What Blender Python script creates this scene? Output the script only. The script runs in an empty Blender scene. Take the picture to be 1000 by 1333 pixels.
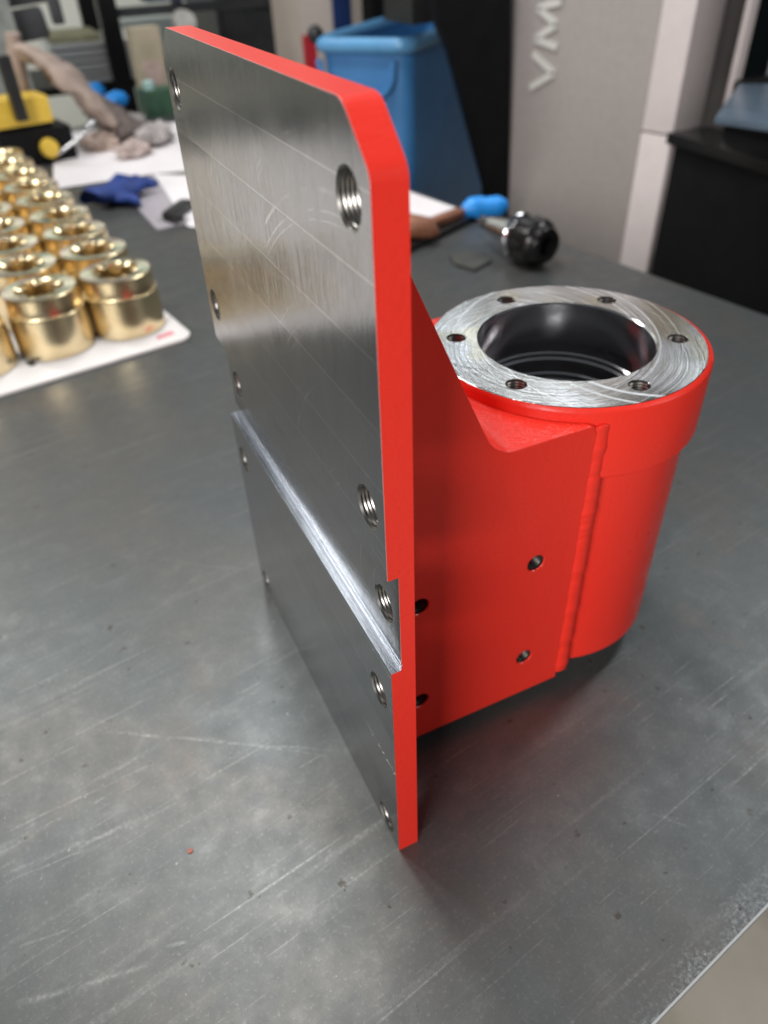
import bpy, bmesh, math, random
from mathutils import Vector, Matrix, noise
random.seed(7)
R = math.radians
S = bpy.context.scene
COL = S.collection

# ------------------------------------------------------------------ camera
F_PX = 961.57
cam_d = bpy.data.cameras.new('camera'); cam = bpy.data.objects.new('camera', cam_d); COL.objects.link(cam)
CP = Vector((-.08903, -.20099, .43866)); YAW, PIT, ROL = 1.15414, .67638, -.04426
cF = Vector((math.cos(YAW)*math.cos(PIT), math.sin(YAW)*math.cos(PIT), -math.sin(PIT)))
_r = Vector((math.sin(YAW), -math.cos(YAW), 0)); _u = _r.cross(cF)
cR = _r*math.cos(ROL)+_u*math.sin(ROL); cU = -_r*math.sin(ROL)+_u*math.cos(ROL)
cam.matrix_world = Matrix(((cR.x, cU.x, -cF.x, CP.x), (cR.y, cU.y, -cF.y, CP.y), (cR.z, cU.z, -cF.z, CP.z), (0, 0, 0, 1)))
cam_d.sensor_fit = 'VERTICAL'; cam_d.sensor_height = 36; cam_d.lens = 36*F_PX/1333.
cam_d.clip_start = .01; cam_d.clip_end = 60
cam_d.dof.use_dof = True; cam_d.dof.focus_distance = .335; cam_d.dof.aperture_fstop = (cam_d.lens/1000)/.0037
S.camera = cam
S.render.resolution_x = 768; S.render.resolution_y = 1024

# ------------------------------------------------------------------ world and lamps
w = bpy.data.worlds.new('World'); S.world = w; w.use_nodes = True
bg = w.node_tree.nodes['Background']; bg.inputs[0].default_value = (.86, .93, 1, 1); bg.inputs[1].default_value = .085
S.view_settings.view_transform = 'Standard'; S.view_settings.look = 'None'; S.view_settings.exposure = 0; S.view_settings.gamma = 1
def lamp(name, loc, target, sx, sy, power, col=(1, .98, .95)):
    l = bpy.data.lights.new(name, 'AREA'); l.shape = 'RECTANGLE'; l.size = sx; l.size_y = sy; l.energy = power; l.color = col
    o = bpy.data.objects.new(name, l); COL.objects.link(o); o.location = loc
    o.rotation_euler = (Vector(target)-Vector(loc)).to_track_quat('-Z', 'Y').to_euler()
    return o
lamp('overhead_light', (.05, 1.0, 2.3), (.15, .15, 0), .45, .8, 25, (1, .985, .96))
lamp('overhead_light', (-.95, 2.3, 2.3), (-.2, 1.0, 0), .25, 1.3, 27, (1, .985, .96))
lamp('front_fill', (1.7, -1.5, 1.2), (.2, .1, .15), .8, .8, 9, (1, .97, .95))  # added fill that lifts the dark rib side, no window there
lamp('overhead_light', (1.95, .66, 2.2), (.2, .2, .1), .3, .9, 15, (.93, .97, 1))
lamp('front_fill', (-2.3, -1.7, 1.3), (.1, .1, .15), 1.5, .9, 110, (1, .97, .95))  # added low front light for the upright red faces, no window known
lamp('overhead_light', (.35, 1.8, 2.3), (1.4, 1.5, .1), 1.0, .25, 17, (.96, .98, 1))  # added to brighten the grey machine panel
lamp('overhead_light', (-.6, 5.3, 2.3), (-.6, 7.0, .9), 3.0, .3, 88, (1, .97, .92))  # added to brighten the far wall
# added light panel and two strips, mirrored as highlights by flange and table
lamp('reflection_panel', (3.4, 4.0, 2.9), (1.2, 1.4, 0), 3.2, 3.0, 5.5, (.93, .97, 1))
lamp('reflection_strip', (2.3, 3.1, 2.3), (2.3, 3.1, 0), .12, 1.8, 6, (.90, .96, 1))
lamp('reflection_strip', (3.4, 2.6, 2.3), (3.4, 2.6, 0), .12, 1.8, 6, (.90, .96, 1))
try:
    S.cycles.use_denoising = True
    S.cycles.max_bounces = 8; S.cycles.caustics_reflective = False; S.cycles.sample_clamp_indirect = 4
except Exception: pass

# ------------------------------------------------------------------ material helpers
def mat(name, col, rough=.5, metal=0., **kw):
    m = bpy.data.materials.new(name); m.use_nodes = True
    b = m.node_tree.nodes['Principled BSDF']
    b.inputs['Base Color'].default_value = (*col, 1); b.inputs['Roughness'].default_value = rough; b.inputs['Metallic'].default_value = metal
    for k, v in kw.items(): b.inputs[k].default_value = v
    return m
class N:
    def __init__(s, m): s.t = m.node_tree; s.b = s.t.nodes['Principled BSDF']
    def n(s, ty, ins=None, **at):
        x = s.t.nodes.new(ty)
        for k, v in at.items(): setattr(x, k, v)
        for k, v in (ins or {}).items():
            if hasattr(v, 'is_output'): s.t.links.new(v, x.inputs[k])
            else: x.inputs[k].default_value = v
        return x
    def coord(s, scale=(1, 1, 1), rot=(0, 0, 0), loc=(0, 0, 0)):
        tc = s.n('ShaderNodeTexCoord')
        return s.n('ShaderNodeMapping', {'Vector': tc.outputs['Object'], 'Scale': scale, 'Rotation': rot, 'Location': loc}).outputs[0]
    def noise(s, vec, scale, detail=4, rough=.55, dist=0.):
        return s.n('ShaderNodeTexNoise', {'Vector': vec, 'Scale': scale, 'Detail': detail, 'Roughness': rough, 'Distortion': dist}).outputs['Fac']
    def ramp(s, fac, stops, interp='LINEAR'):
        x = s.n('ShaderNodeValToRGB', {'Fac': fac}); cr = x.color_ramp; cr.interpolation = interp
        while len(cr.elements) < len(stops): cr.elements.new(.5)
        for e, (p, c) in zip(cr.elements, stops):
            e.position = p; e.color = (c, c, c, 1) if isinstance(c, (int, float)) else (*c, 1)
        return x.outputs[0]
    def math(s, op, a, b=0., c=0.):
        x = s.n('ShaderNodeMath', operation=op)
        for i, v in enumerate((a, b, c)):
            if hasattr(v, 'is_output'): s.t.links.new(v, x.inputs[i])
            else: x.inputs[i].default_value = v
        return x.outputs[0]
    def mix(s, f, a, b, mode='MIX'):
        x = s.n('ShaderNodeMix', data_type='RGBA', blend_type=mode)
        for i, v in ((0, f), (6, a), (7, b)):
            if hasattr(v, 'is_output'): s.t.links.new(v, x.inputs[i])
            else: x.inputs[i].default_value = v if i == 0 else (*v, 1)
        return x.outputs[2]
    def set(s, k, v): s.t.links.new(v, s.b.inputs[k])
    def bump(s, h, strength=.3, dist=.001):
        x = s.n('ShaderNodeBump', {'Height': h, 'Strength': strength, 'Distance': dist}); s.set('Normal', x.outputs[0]); return x

# red paint
RED = mat('red_paint', (.80, .034, .020), .34, 0, **{'Specular IOR Level': .32, 'Coat Weight': .05, 'Coat Roughness': .18})
k = N(RED); v = k.coord()
k.bump(k.math('ADD', k.noise(v, 420, 3), k.math('MULTIPLY', k.noise(v, 70, 2), 1.2)), .30, .0007)
k.set('Roughness', k.ramp(k.noise(v, 60, 4), [(.3, .27), (.7, .42)]))
RED_ROUGH = mat('red_paint_lumpy', (.80, .034, .020), .30, 0, **{'Specular IOR Level': .4, 'Coat Weight': .3, 'Coat Roughness': .12})
k = N(RED_ROUGH); v = k.coord()
k.bump(k.math('ADD', k.noise(v, 210, 3, .6, .4), k.math('MULTIPLY', k.noise(v, 60, 2), 1.0)), .75, .0013)

RED_SAWN = mat('red_paint_over_sawn_edge', (.80, .034, .020), .34, 0, **{'Specular IOR Level': .32, 'Coat Weight': .05, 'Coat Roughness': .15})
k = N(RED_SAWN); v = k.coord()
k.bump(k.math('ADD', k.math('MULTIPLY', k.noise(k.coord((160, 160, 900), (0, R(14), 0)), 1, 3, .6), .9), k.noise(v, 260, 3)), .38, .0006)
# milled steel of the plate face
STEEL = mat('milled_steel', (.36, .37, .38), .2, 1.)
k = N(STEEL); v = k.coord()
sep = k.n('ShaderNodeSeparateXYZ', {'Vector': v})
z = sep.outputs[2]
fine = k.noise(k.coord((1, 1100, 40)), 1, 3)             # vertical brushing
swirl = k.noise(k.coord((1, 30, 12), (R(14), 0, 0)), 1, 3, .55, .3)
lines = k.math('PINGPONG', k.math('ADD', z, k.math('MULTIPLY', sep.outputs[1], .0)), .0135)
lmask = k.math('LESS_THAN', lines, .00018)
cell = k.math('FLOOR', k.math('DIVIDE', z, .027))
wn = k.n('ShaderNodeTexWhiteNoise', {'W': cell}, noise_dimensions='1D').outputs['Value']
k.set('Base Color', k.mix(k.math('MULTIPLY', lmask, .6), k.ramp(k.math('ADD', k.math('ADD', k.math('MULTIPLY', swirl, .45), k.math('MULTIPLY', fine, .4)), k.math('MULTIPLY', wn, .15)), [(.25, (.19, .195, .205)), (.75, (.34, .34, .345))]), (.75, .76, .78)))
k.set('Roughness', k.math('ADD', k.math('ADD', k.ramp(swirl, [(.3, .07), (.7, .15)]), k.math('MULTIPLY', wn, .05)), k.math('MULTIPLY', fine, .06)))
saw = k.math('MULTIPLY', k.math('SUBTRACT', k.math('FRACT', k.math('DIVIDE', z, .027)), .5), k.math('SUBTRACT', wn, .45))
arcv = k.n('ShaderNodeVectorMath', {0: k.coord((1, 1, 1), (0, 0, 0), (0, -.01, -.20)), 1: (0, 0, 0)}, operation='LENGTH').outputs['Value']
arcn = k.ramp(k.n('ShaderNodeTexNoise', {'W': k.math('MULTIPLY', arcv, 420.), 'Scale': 1., 'Detail': 1}, noise_dimensions='1D').outputs['Fac'], [(.66, 0.), (.72, 1.)])
arcm = k.math('MULTIPLY', arcn, k.ramp(k.noise(v, 16, 3, .6, .5), [(.52, 0.), (.62, 1.)]))
k.t.links.new(k.mix(k.math('MULTIPLY', arcm, .35), k.b.inputs['Base Color'].links[0].from_socket, (.72, .73, .75)), k.b.inputs['Base Color'])
k.bump(k.math('ADD', k.math('MULTIPLY', fine, .00010), k.math('ADD', k.math('MULTIPLY', saw, .0010), k.math('MULTIPLY', swirl, .0004))), 1., 1.)

STEP = mat('milled_step', (.46, .49, .54), .24, 1.)
k = N(STEP); ln = k.noise(k.coord((2600, .5, 2600)), 1, 2)
k.set('Base Color', k.ramp(ln, [(.35, (.28, .31, .35)), (.55, (.50, .54, .60)), (.7, (.66, .70, .76))])); k.set('Roughness', k.ramp(k.noise(k.coord((300, 2, 300)), 1, 3), [(.3, .16), (.7, .34)]))
k.bump(ln, .08, .0003)
# turned flange face; streak highlights along the fly-cut arcs put into the colour
FACE = mat('fly_cut_steel', (.62, .62, .61), .16, 1.)
k = N(FACE); v = k.coord()
def arcn(loc, sc, det=3):
    d = k.n('ShaderNodeVectorMath', {0: k.coord((1, 1, 1), (0, 0, 0), loc), 1: (0, 0, 0)}, operation='LENGTH').outputs['Value']
    w2 = k.math('MULTIPLY', k.math('ADD', d, k.math('MULTIPLY', k.noise(v, 12, 1), .006)), sc)
    return k.n('ShaderNodeTexNoise', {'W': w2, 'Scale': 1., 'Detail': det, 'Roughness': .6}, noise_dimensions='1D').outputs['Fac']
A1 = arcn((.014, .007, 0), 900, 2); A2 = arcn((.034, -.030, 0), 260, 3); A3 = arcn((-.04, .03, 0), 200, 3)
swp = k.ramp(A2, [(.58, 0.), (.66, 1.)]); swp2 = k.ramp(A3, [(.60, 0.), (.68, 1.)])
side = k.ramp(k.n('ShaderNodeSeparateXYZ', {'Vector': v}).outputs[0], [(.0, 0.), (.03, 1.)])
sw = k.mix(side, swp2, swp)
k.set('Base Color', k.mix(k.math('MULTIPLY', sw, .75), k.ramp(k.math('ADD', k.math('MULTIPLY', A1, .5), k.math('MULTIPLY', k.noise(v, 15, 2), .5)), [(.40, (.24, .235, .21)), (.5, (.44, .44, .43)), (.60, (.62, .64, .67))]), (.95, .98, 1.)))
tint = k.ramp(k.noise(v, 20, 1), [(.54, 0.), (.64, .4)])
k.t.links.new(k.mix(tint, k.b.inputs['Base Color'].links[0].from_socket, (.55, .48, .26)), k.b.inputs['Base Color'])
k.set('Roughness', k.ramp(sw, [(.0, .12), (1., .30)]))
k.bump(k.math('ADD', k.math('MULTIPLY', A1, .00005), k.math('MULTIPLY', A2, .00012)), 1., 1.)
def aniso(k, amt, axis='Z'):
    t = k.n('ShaderNodeTangent', direction_type='RADIAL', axis=axis); k.set('Tangent', t.outputs[0]); k.b.inputs['Anisotropic'].default_value = amt

k = N(FACE); aniso(k, .65)
BORE = mat('bored_steel', (.68, .68, .70), .17, 1.)
k = N(BORE); aniso(k, .25); k.bump(k.noise(k.coord((1, 1, 700)), 1, 2), .05, .0002)
THREAD = mat('thread_steel', (.25, .24, .225), .33, 1.)
HOLE = mat('shaded_hole_wall', (.07, .065, .06), .4, .8)  # shade inside the drilled holes put into a dark colour
BRIGHT = mat('bright_cut_edge', (.85, .85, .85), .4, .45)
BRASS = mat('turned_brass', (.80, .66, .40), .26, 1.)
k = N(BRASS); aniso(k, .7); k.bump(k.noise(k.coord((1, 1, 500)), 1, 2), .08, .0003)
k.set('Base Color', k.ramp(k.noise(k.coord(), 30, 2), [(.3, (.76, .60, .35)), (.7, (.86, .72, .46))]))
BRASS_T = mat('brass_face', (.90, .82, .66), .16, 1.)
k = N(BRASS_T); k.set('Base Color', k.ramp(k.noise(k.coord(), 38, 1, .5, .6), [(.34, (.92, .72, .66)), (.46, (.90, .84, .66)), (.56, (.86, .86, .64)), (.68, (.72, .88, .74))])); k.bump(k.n('ShaderNodeTexWave', {'Vector': k.coord(), 'Scale': 200, 'Distortion': 1.}, wave_type='RINGS', rings_direction='Z').outputs['Fac'], .3, .0005)  # iridescent pink and green sheen put into the face colour

# table top: scuffed hot rolled steel
TABLE = mat('table_steel', (.2, .2, .2), .42, .6)
k = N(TABLE); v = k.coord()
mott = k.noise(v, 5, 6, .6, .2); mid = k.noise(v, 42, 6, .7); grain = k.noise(v, 1100, 2, .6); grit = k.noise(v, 420, 3, .7)
def scratch(scale, rz, lo, hi, rough=.5, loc=(0, 0, 0)):
    return k.ramp(k.noise(k.coord(scale, (0, 0, R(rz)), loc), 1, 2, rough), [(lo, 0.), (hi, 1.)])
s1 = scratch((7, 520, 1), -12, .665, .74); s2 = scratch((5, 340, 1), 24, .69, .73); s3 = scratch((6, 200, 1), -70, .70, .73); s4 = scratch((4, 90, 1), -14, .60, .74); s5 = scratch((9, 700, 1), -38, .66, .72)
patch = k.ramp(k.noise(v, 4.5, 3, .6), [(.42, .1), (.62, 1.)])
brk = k.ramp(grit, [(.35, .2), (.6, 1.)])
scr = k.math('ADD', k.math('MULTIPLY', k.math('ADD', s1, k.math('MULTIPLY', s5, .7)), patch), k.math('ADD', k.math('MULTIPLY', s2, .6), k.math('ADD', k.math('MULTIPLY', s3, .6), k.math('ADD', k.math('MULTIPLY', scratch((16, 420, 1), 52, .70, .74), .6), k.math('MULTIPLY', scratch((13, 300, 1), -47, .71, .74), .6)))))
scr = k.math('MINIMUM', k.math('MULTIPLY', k.math('ADD', scr, k.math('MULTIPLY', s4, .45)), brk), 1.)
base = k.ramp(mott, [(.28, (.097, .107, .110)), (.45, (.106, .114, .114)), (.6, (.116, .114, .108)), (.75, (.106, .115, .119))])
base = k.mix(k.ramp(mid, [(.34, .35), (.6, 0.)]), base, (.065, .075, .077))
base = k.mix(k.ramp(mid, [(.55, 0.), (.75, .22)]), base, (.22, .23, .225))
base = k.mix(k.ramp(grit, [(.56, 0.), (.76, .32)]), base, (.28, .29, .285))
base = k.mix(k.ramp(grain, [(.3, .3), (.5, 0.)]), base, (.07, .075, .075))
base = k.mix(k.math('MULTIPLY', scr, .32), base, (.42, .42, .40))
spots = k.ramp(k.noise(k.coord((1, 1, 1), (0, 0, 0), (3, 1, 0)), 70, 4, .65), [(.66, 0.), (.70, 1.)])
base = k.mix(k.math('MULTIPLY', spots, .75), base, (.05, .04, .03))
rust = k.ramp(k.noise(k.coord((1, 1, 1), (0, 0, 0), (7, 2, 0)), 8, 5, .7), [(.56, 0.), (.74, .3)])
base = k.mix(rust, base, (.19, .14, .11))
sx_ = k.n('ShaderNodeSeparateXYZ', {'Vector': v})
# wear close to the worked edge of the top
_c = Vector((.852, -.003, 0)); _M = Matrix.Rotation(-R(9.8), 3, 'Z')
def loc_t(px, py):
    d = cF+cR*((px-500)/F_PX)-cU*((py-666.5)/F_PX); return _M@(CP-d*(CP.z/d.z)-_c)
wob = k.math('MULTIPLY', k.math('SUBTRACT', k.noise(v, 22, 3), .5), .006)
tot = None
for (a_, b_, wd_, am_) in (((125, 952), (445, 979), .0013, .8), ((250, 958), (432, 986), .0008, .5), ((0, 1088), (215, 986), .0009, .7), ((0, 1142), (245, 1040), .0016, .6),
        ((5, 1150), (130, 1098), .0007, .8), ((15, 1236), (120, 1200), .0009, .7), ((15, 1308), (205, 1254), .0020, .8), ((215, 1232), (245, 1226), .0014, .9), ((0, 1020), (120, 960), .0008, .5),
        ((690, 1185), (775, 1120), .0014, .6), ((770, 1320), (880, 1228), .0016, .6), ((850, 1060), (905, 1080), .0007, .6), ((140, 720), (345, 745), .0012, .3), ((90, 880), (270, 740), .0012, .3), ((860, 380), (905, 396), .002, .4)):
    A_, B_ = loc_t(*a_), loc_t(*b_); D_ = (B_-A_); L_ = D_.length; D_.normalize()
    rx = k.math('SUBTRACT', sx_.outputs[0], A_.x); ry = k.math('SUBTRACT', sx_.outputs[1], A_.y)
    al = k.math('ADD', k.math('MULTIPLY', rx, D_.x), k.math('MULTIPLY', ry, D_.y))
    ac = k.math('ABSOLUTE', k.math('ADD', k.math('SUBTRACT', k.math('MULTIPLY', ry, D_.x), k.math('MULTIPLY', rx, D_.y)), wob))
    m_ = k.math('MULTIPLY', k.ramp(k.math('DIVIDE', ac, wd_*1.2), [(0., 1.), (1., 0.)]), k.ramp(k.math('DIVIDE', al, L_), [(0., 0.), (.12, 1.), (.8, 1.), (1., 0.)]))
    m_ = k.math('MULTIPLY', m_, am_); tot = m_ if tot is None else k.math('MAXIMUM', tot, m_)
tot = k.math('MULTIPLY', tot, k.ramp(k.noise(k.coord((30, 260, 1), (0, 0, R(-12))), 1, 3, .6), [(.38, .1), (.58, 1.)]))
base = k.mix(k.math('MULTIPLY', k.math('MULTIPLY', tot, brk), .34), base, (.46, .46, .44))
specks = k.ramp(k.noise(k.coord((1, 1, 1), (0, 0, 0), (5, 9, 0)), 260, 2, .5), [(.76, 0.), (.79, 1.)])
base = k.mix(k.math('MULTIPLY', specks, .5), base, (.55, .55, .54))
edge = k.ramp(k.math('ADD', sx_.outputs[1], k.math('MULTIPLY', k.math('SUBTRACT', mid, .5), .06)), [(.0, 1.), (.013, 0.)])
base = k.mix(k.math('MULTIPLY', k.math('MULTIPLY', edge, k.ramp(grit, [(.42, 0.), (.62, 1.)])), .5), base, (.36, .38, .38))
k.set('Base Color', base)
k.set('Roughness', k.math('SUBTRACT', k.ramp(mid, [(.35, .46), (.65, .40)]), k.math('MULTIPLY', scr, .06)))
k.bump(k.math('ADD', k.math('ADD', k.math('MULTIPLY', grit, .5), k.math('MULTIPLY', mid, .5)), k.math('MULTIPLY', scr, -.6)), .16, .0003)

CONC = mat('concrete_floor', (.30, .265, .22), .6)
k = N(CONC); v = k.coord()
k.set('Base Color', k.ramp(k.noise(v, 3.5, 6, .6), [(.3, (.30, .26, .21)), (.5, (.46, .42, .35)), (.75, (.55, .51, .44))]))
WALL = mat('painted_wall', (.46, .49, .46), .7)
k = N(WALL); k.set('Base Color', k.ramp(k.noise(k.coord(), 1.2, 4), [(.3, (.55, .58, .54)), (.7, (.66, .68, .64))]))
def noisy(name, col, rough=.5, metal=0., amt=.25, scale=25, bump=.15, **kw):
    m = mat(name, col, rough, metal, **kw); k = N(m); f = k.noise(k.coord(), scale, 5, .6)
    k.set('Base Color', k.ramp(f, [(.3, tuple(c*(1-amt) for c in col)), (.7, tuple(min(1, c*(1+amt)) for c in col))]))
    if bump: k.bump(f, bump, .002)
    return m
GREY_P = noisy('grey_machine_paint', (.37, .335, .32), .42, amt=.05, scale=60, bump=.05)
WHITE_P = noisy('off_white_machine_paint', (.72, .65, .64), .4, amt=.04, bump=.03)
LETTER = noisy('pale_lettering', (.62, .61, .58), .5, amt=.04, bump=0)
BLACK_P = noisy('black_machine_paint', (.005, .005, .0055), .6, amt=.3, bump=.1, **{'Specular IOR Level': .18})
DARK_G = noisy('dark_grey_paint', (.035, .037, .04), .5, amt=.2)
BLUE_B = noisy('blue_plastic', (.055, .21, .47), .35, amt=.12, scale=8, bump=.08)
NAVY = noisy('navy_cloth', (.012, .04, .20), .7, amt=.4, scale=30)
CYAN = noisy('bright_blue_rubber', (.02, .30, .85), .4, amt=.15)
PAPER = noisy('white_paper', (.80, .76, .77), .6, amt=.05, scale=9, bump=.1)
CARD = noisy('card_sheet', (.86, .82, .79), .6, amt=.05, scale=20, bump=.1)
CREAM = noisy('cream_paint', (.55, .48, .42), .5, amt=.06, scale=4)
CLOTH = noisy('beige_cloth', (.36, .28, .235), .85, amt=.25, scale=16, bump=.6)
BROWN = noisy('brown_cloth', (.14, .11, .10), .85, amt=.4, scale=30, bump=.6)
YELLOW = noisy('yellow_paint', (.72, .48, .06), .4, amt=.12)
BLACK_R = noisy('black_rubber', (.014, .014, .014), .45, amt=.3)
CHROME = mat('ground_steel', (.60, .60, .62), .14, 1.)
DARK_S = mat('black_oxide_steel', (.035, .034, .034), .26, .7)
ORANGE_B = noisy('brown_leather', (.24, .10, .055), .5, amt=.3)
GREEN = noisy('green_plastic', (.05, .12, .07), .5, amt=.3)
TEAL = noisy('pale_teal_plastic', (.35, .52, .50), .5, amt=.2)
TAN = noisy('tan_wrap', (.50, .43, .31), .6, amt=.2, scale=10)
PALE_M = mat('galvanised_sheet', (.60, .63, .64), .35, .6)
FROST = noisy('frosted_blue_sheet', (.09, .125, .165), .25, amt=.12, scale=20)
GLASS_D = mat('dark_window', (.010, .015, .018), .55, 0, **{'Specular IOR Level': .15})
INK = mat('black_ink', (.03, .03, .03), .6); PINK = mat('pink_ink', (.80, .30, .34), .6)
REDP = mat('red_plastic', (.45, .02, .03), .4)

# ------------------------------------------------------------------ object helpers
def tag(o, label=None, cat=None, group=None, kind=None):
    if label: o['label'] = label
    if cat: o['category'] = cat
    if group: o['group'] = group
    if kind: o['kind'] = kind
    return o
def empty(name, loc=(0, 0, 0), rz=0., label=None, cat=None, group=None, rot=None):
    o = bpy.data.objects.new(name, None); COL.objects.link(o); o.location = loc
    o.rotation_euler = rot if rot else (0, 0, rz); o.empty_display_size = .02
    return tag(o, label, cat, group)
def link(name, me, parent=None, loc=None, rot=None):
    o = bpy.data.objects.new(name, me); COL.objects.link(o)
    if parent: o.parent = parent
    if loc: o.location = loc
    if rot: o.rotation_euler = rot
    return o
def finish(name, bm, mats, parent=None, smooth=None, loc=None, rot=None, bev=0, seg=2):
    if bev:
        ed = [e for e in bm.edges if len(e.link_faces) == 2 and e.calc_face_angle(0) > R(30)]
        bmesh.ops.bevel(bm, geom=ed, offset=bev, segments=seg, affect='EDGES', profile=.6, clamp_overlap=True)
    me = bpy.data.meshes.new(name); bm.to_mesh(me); bm.free()
    for m in (mats if isinstance(mats, (list, tuple)) else [mats]): me.materials.append(m)
    if smooth is not None:
        me.polygons.foreach_set('use_smooth', [True]*len(me.polygons))
        me.set_sharp_from_angle(angle=R(smooth))
    return link(name, me, parent, loc, rot)
def bbox(bm, x0, x1, y0, y1, z0, z1, M=None):
    vs = [bm.verts.new((x, y, z)) for x in (x0, x1) for y in (y0, y1) for z in (z0, z1)]
    for f in ((0, 1, 3, 2), (4, 6, 7, 5), (0, 4, 5, 1), (2, 3, 7, 6), (0, 2, 6, 4), (1, 5, 7, 3)): bm.faces.new([vs[i] for i in f])
    if M: bmesh.ops.transform(bm, matrix=M, verts=vs)
    return vs
def box(name, dims, m, parent=None, loc=None, rz=0., bev=.003, rot=None):
    bm = bmesh.new(); x, y, z = dims; bbox(bm, -x/2, x/2, -y/2, y/2, 0, z)
    return finish(name, bm, m, parent, 35, loc, rot or (0, 0, rz), bev)
def lathe(bm, prof, n=64, off=None, closed=False, mi=None):
    rings = []
    for j, (r, z) in enumerate(prof):
        ox, oy = off[j] if off else (0, 0)
        rings.append([bm.verts.new((ox+r*math.cos(2*math.pi*i/n), oy+r*math.sin(2*math.pi*i/n), z)) for i in range(n)])
    pairs = list(zip(range(len(rings)-1), range(1, len(rings))))
    if closed: pairs.append((len(rings)-1, 0))
    for q, (a, b) in enumerate(pairs):
        for i in range(n):
            f = bm.faces.new((rings[a][i], rings[a][(i+1) % n], rings[b][(i+1) % n], rings[b][i]))
            if mi: f.material_index = mi[q]
    return rings
def prism(bm, pts, axis, a, b):
    """polygon pts in the two other axes (in order), extruded on axis from a to b"""
    def mk(p, t):
        q = list(p); q.insert(axis, t); return bm.verts.new(q)
    A = [mk(p, a) for p in pts]; B = [mk(p, b) for p in pts]; n = len(pts)
    bm.faces.new(A); bm.faces.new(B[::-1])
    for i in range(n): bm.faces.new((A[i], B[i], B[(i+1) % n], A[(i+1) % n]))
    bmesh.ops.recalc_face_normals(bm, faces=bm.faces)
def tube(bm, pts, rad, n=10, cap=True, squash=None):
    pts = [Vector(p) for p in pts]; rings = []
    up = Vector((.01, .02, 1))
    for i, p in enumerate(pts):
        t = (pts[min(i+1, len(pts)-1)]-pts[max(i-1, 0)]).normalized()
        a = t.cross(up)
        if a.length < .05: a = t.cross(Vector((1, 0, 0)))
        a.normalize(); b = a.cross(t)
        r = rad[i] if isinstance(rad, (list, tuple)) else rad
        sq = squash or 1
        rings.append([bm.verts.new(p+a*r*math.cos(2*math.pi*j/n)+b*r*sq*math.sin(2*math.pi*j/n)) for j in range(n)])
    for A, B in zip(rings, rings[1:]):
        for j in range(n): bm.faces.new((A[j], A[(j+1) % n], B[(j+1) % n], B[j]))
    if cap: bm.faces.new(rings[0][::-1]); bm.faces.new(rings[-1])
    bmesh.ops.recalc_face_normals(bm, faces=bm.faces)
def boolean(o, cutters):
    for c in cutters:
        m = o.modifiers.new('b', 'BOOLEAN'); m.operation = 'DIFFERENCE'; m.object = c; m.solver = 'EXACT'
    bpy.context.view_layer.update()
    dg = bpy.context.evaluated_depsgraph_get()
    me = bpy.data.meshes.new_from_object(o.evaluated_get(dg)); o.modifiers.clear(); o.data = me
    for c in cutters: bpy.data.objects.remove(c)
def cyl_cut(c, axis, r, a, b, n=40, cham=.0):
    """cutter cylinder from a to b (offsets on axis), flared by cham at the end a"""
    bm = bmesh.new(); st = [(a-.002, r+cham+.002 if cham else r), (a+cham, r), (b, r)] if cham else [(a, r), (b, r)]
    rings = []
    for t, rr in st:
        rg = []
        for i in range(n):
            u, v2 = rr*math.cos(2*math.pi*i/n), rr*math.sin(2*math.pi*i/n)
            q = [c[0]+u, c[1]+v2]; q.insert(axis, t); rg.append(bm.verts.new(q))
        rings.append(rg)
    for A, B in zip(rings, rings[1:]):
        for i in range(n): bm.faces.new((A[i], A[(i+1) % n], B[(i+1) % n], B[i]))
    bm.faces.new(rings[0]); bm.faces.new(rings[-1]); bmesh.ops.recalc_face_normals(bm, faces=bm.faces)
    me = bpy.data.meshes.new('cut'); bm.to_mesh(me); bm.free()
    return link('cut', me)
def thread_mesh(name, r, depth, pitch, m, n=28):
    """helical thread ridge lining a hole of radius r, running down -Z from 0"""
    bm = bmesh.new(); tot = int(depth/pitch*n); A = []; B = []
    for s in range(tot+n+1):
        a = 2*math.pi*s/n; z = -pitch*s/n
        zA = max(min(z, 0), -depth); zB = max(min(z-pitch/2, 0), -depth)
        A.append(bm.verts.new((r*math.cos(a), r*math.sin(a), zA))); ri = r-pitch*.34
        B.append(bm.verts.new((ri*math.cos(a), ri*math.sin(a), zB)))
    for s in range(tot):
        bm.faces.new((A[s], A[s+1], B[s+1], B[s])); bm.faces.new((B[s], B[s+1], A[s+n+1], A[s+n]))
    me = bpy.data.meshes.new(name); bm.to_mesh(me); bm.free(); me.materials.append(m)
    me.polygons.foreach_set('use_smooth', [True]*len(me.polygons)); me.set_sharp_from_angle(angle=R(40))
    return me
# viewing ray of a photograph pixel met with a real plane of the place
def ray(px, py): return cF+cR*((px-500)/F_PX)-cU*((py-666.5)/F_PX)
def atz(px, py, z=0.):
    d = ray(px, py); return CP+d*((z-CP.z)/d.z)
def aty(px, py, y):
    d = ray(px, py); return CP+d*((y-CP.y)/d.y)
def onpl(px, py, p, nrm):
    d = ray(px, py); p = Vector(p); nrm = Vector(nrm); return CP+d*((p-CP).dot(nrm)/d.dot(nrm))

TA = R(9.8)     # the table stands turned by this against the bracket
TU = Vector((math.cos(TA), math.sin(TA), 0)); TV = Vector((-math.sin(TA), math.cos(TA), 0))
FLOOR = -.9

# ------------------------------------------------------------------ setting: floor, wall, table
bm = bmesh.new(); bbox(bm, -6, 8, -4, 9, FLOOR-.1, FLOOR)
tag(finish('floor', bm, CONC), kind='structure')
bm = bmesh.new(); bbox(bm, -6, 8, 7.0, 7.2, FLOOR, 4.2)
tag(finish('wall', bm, WALL), kind='structure')

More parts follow.
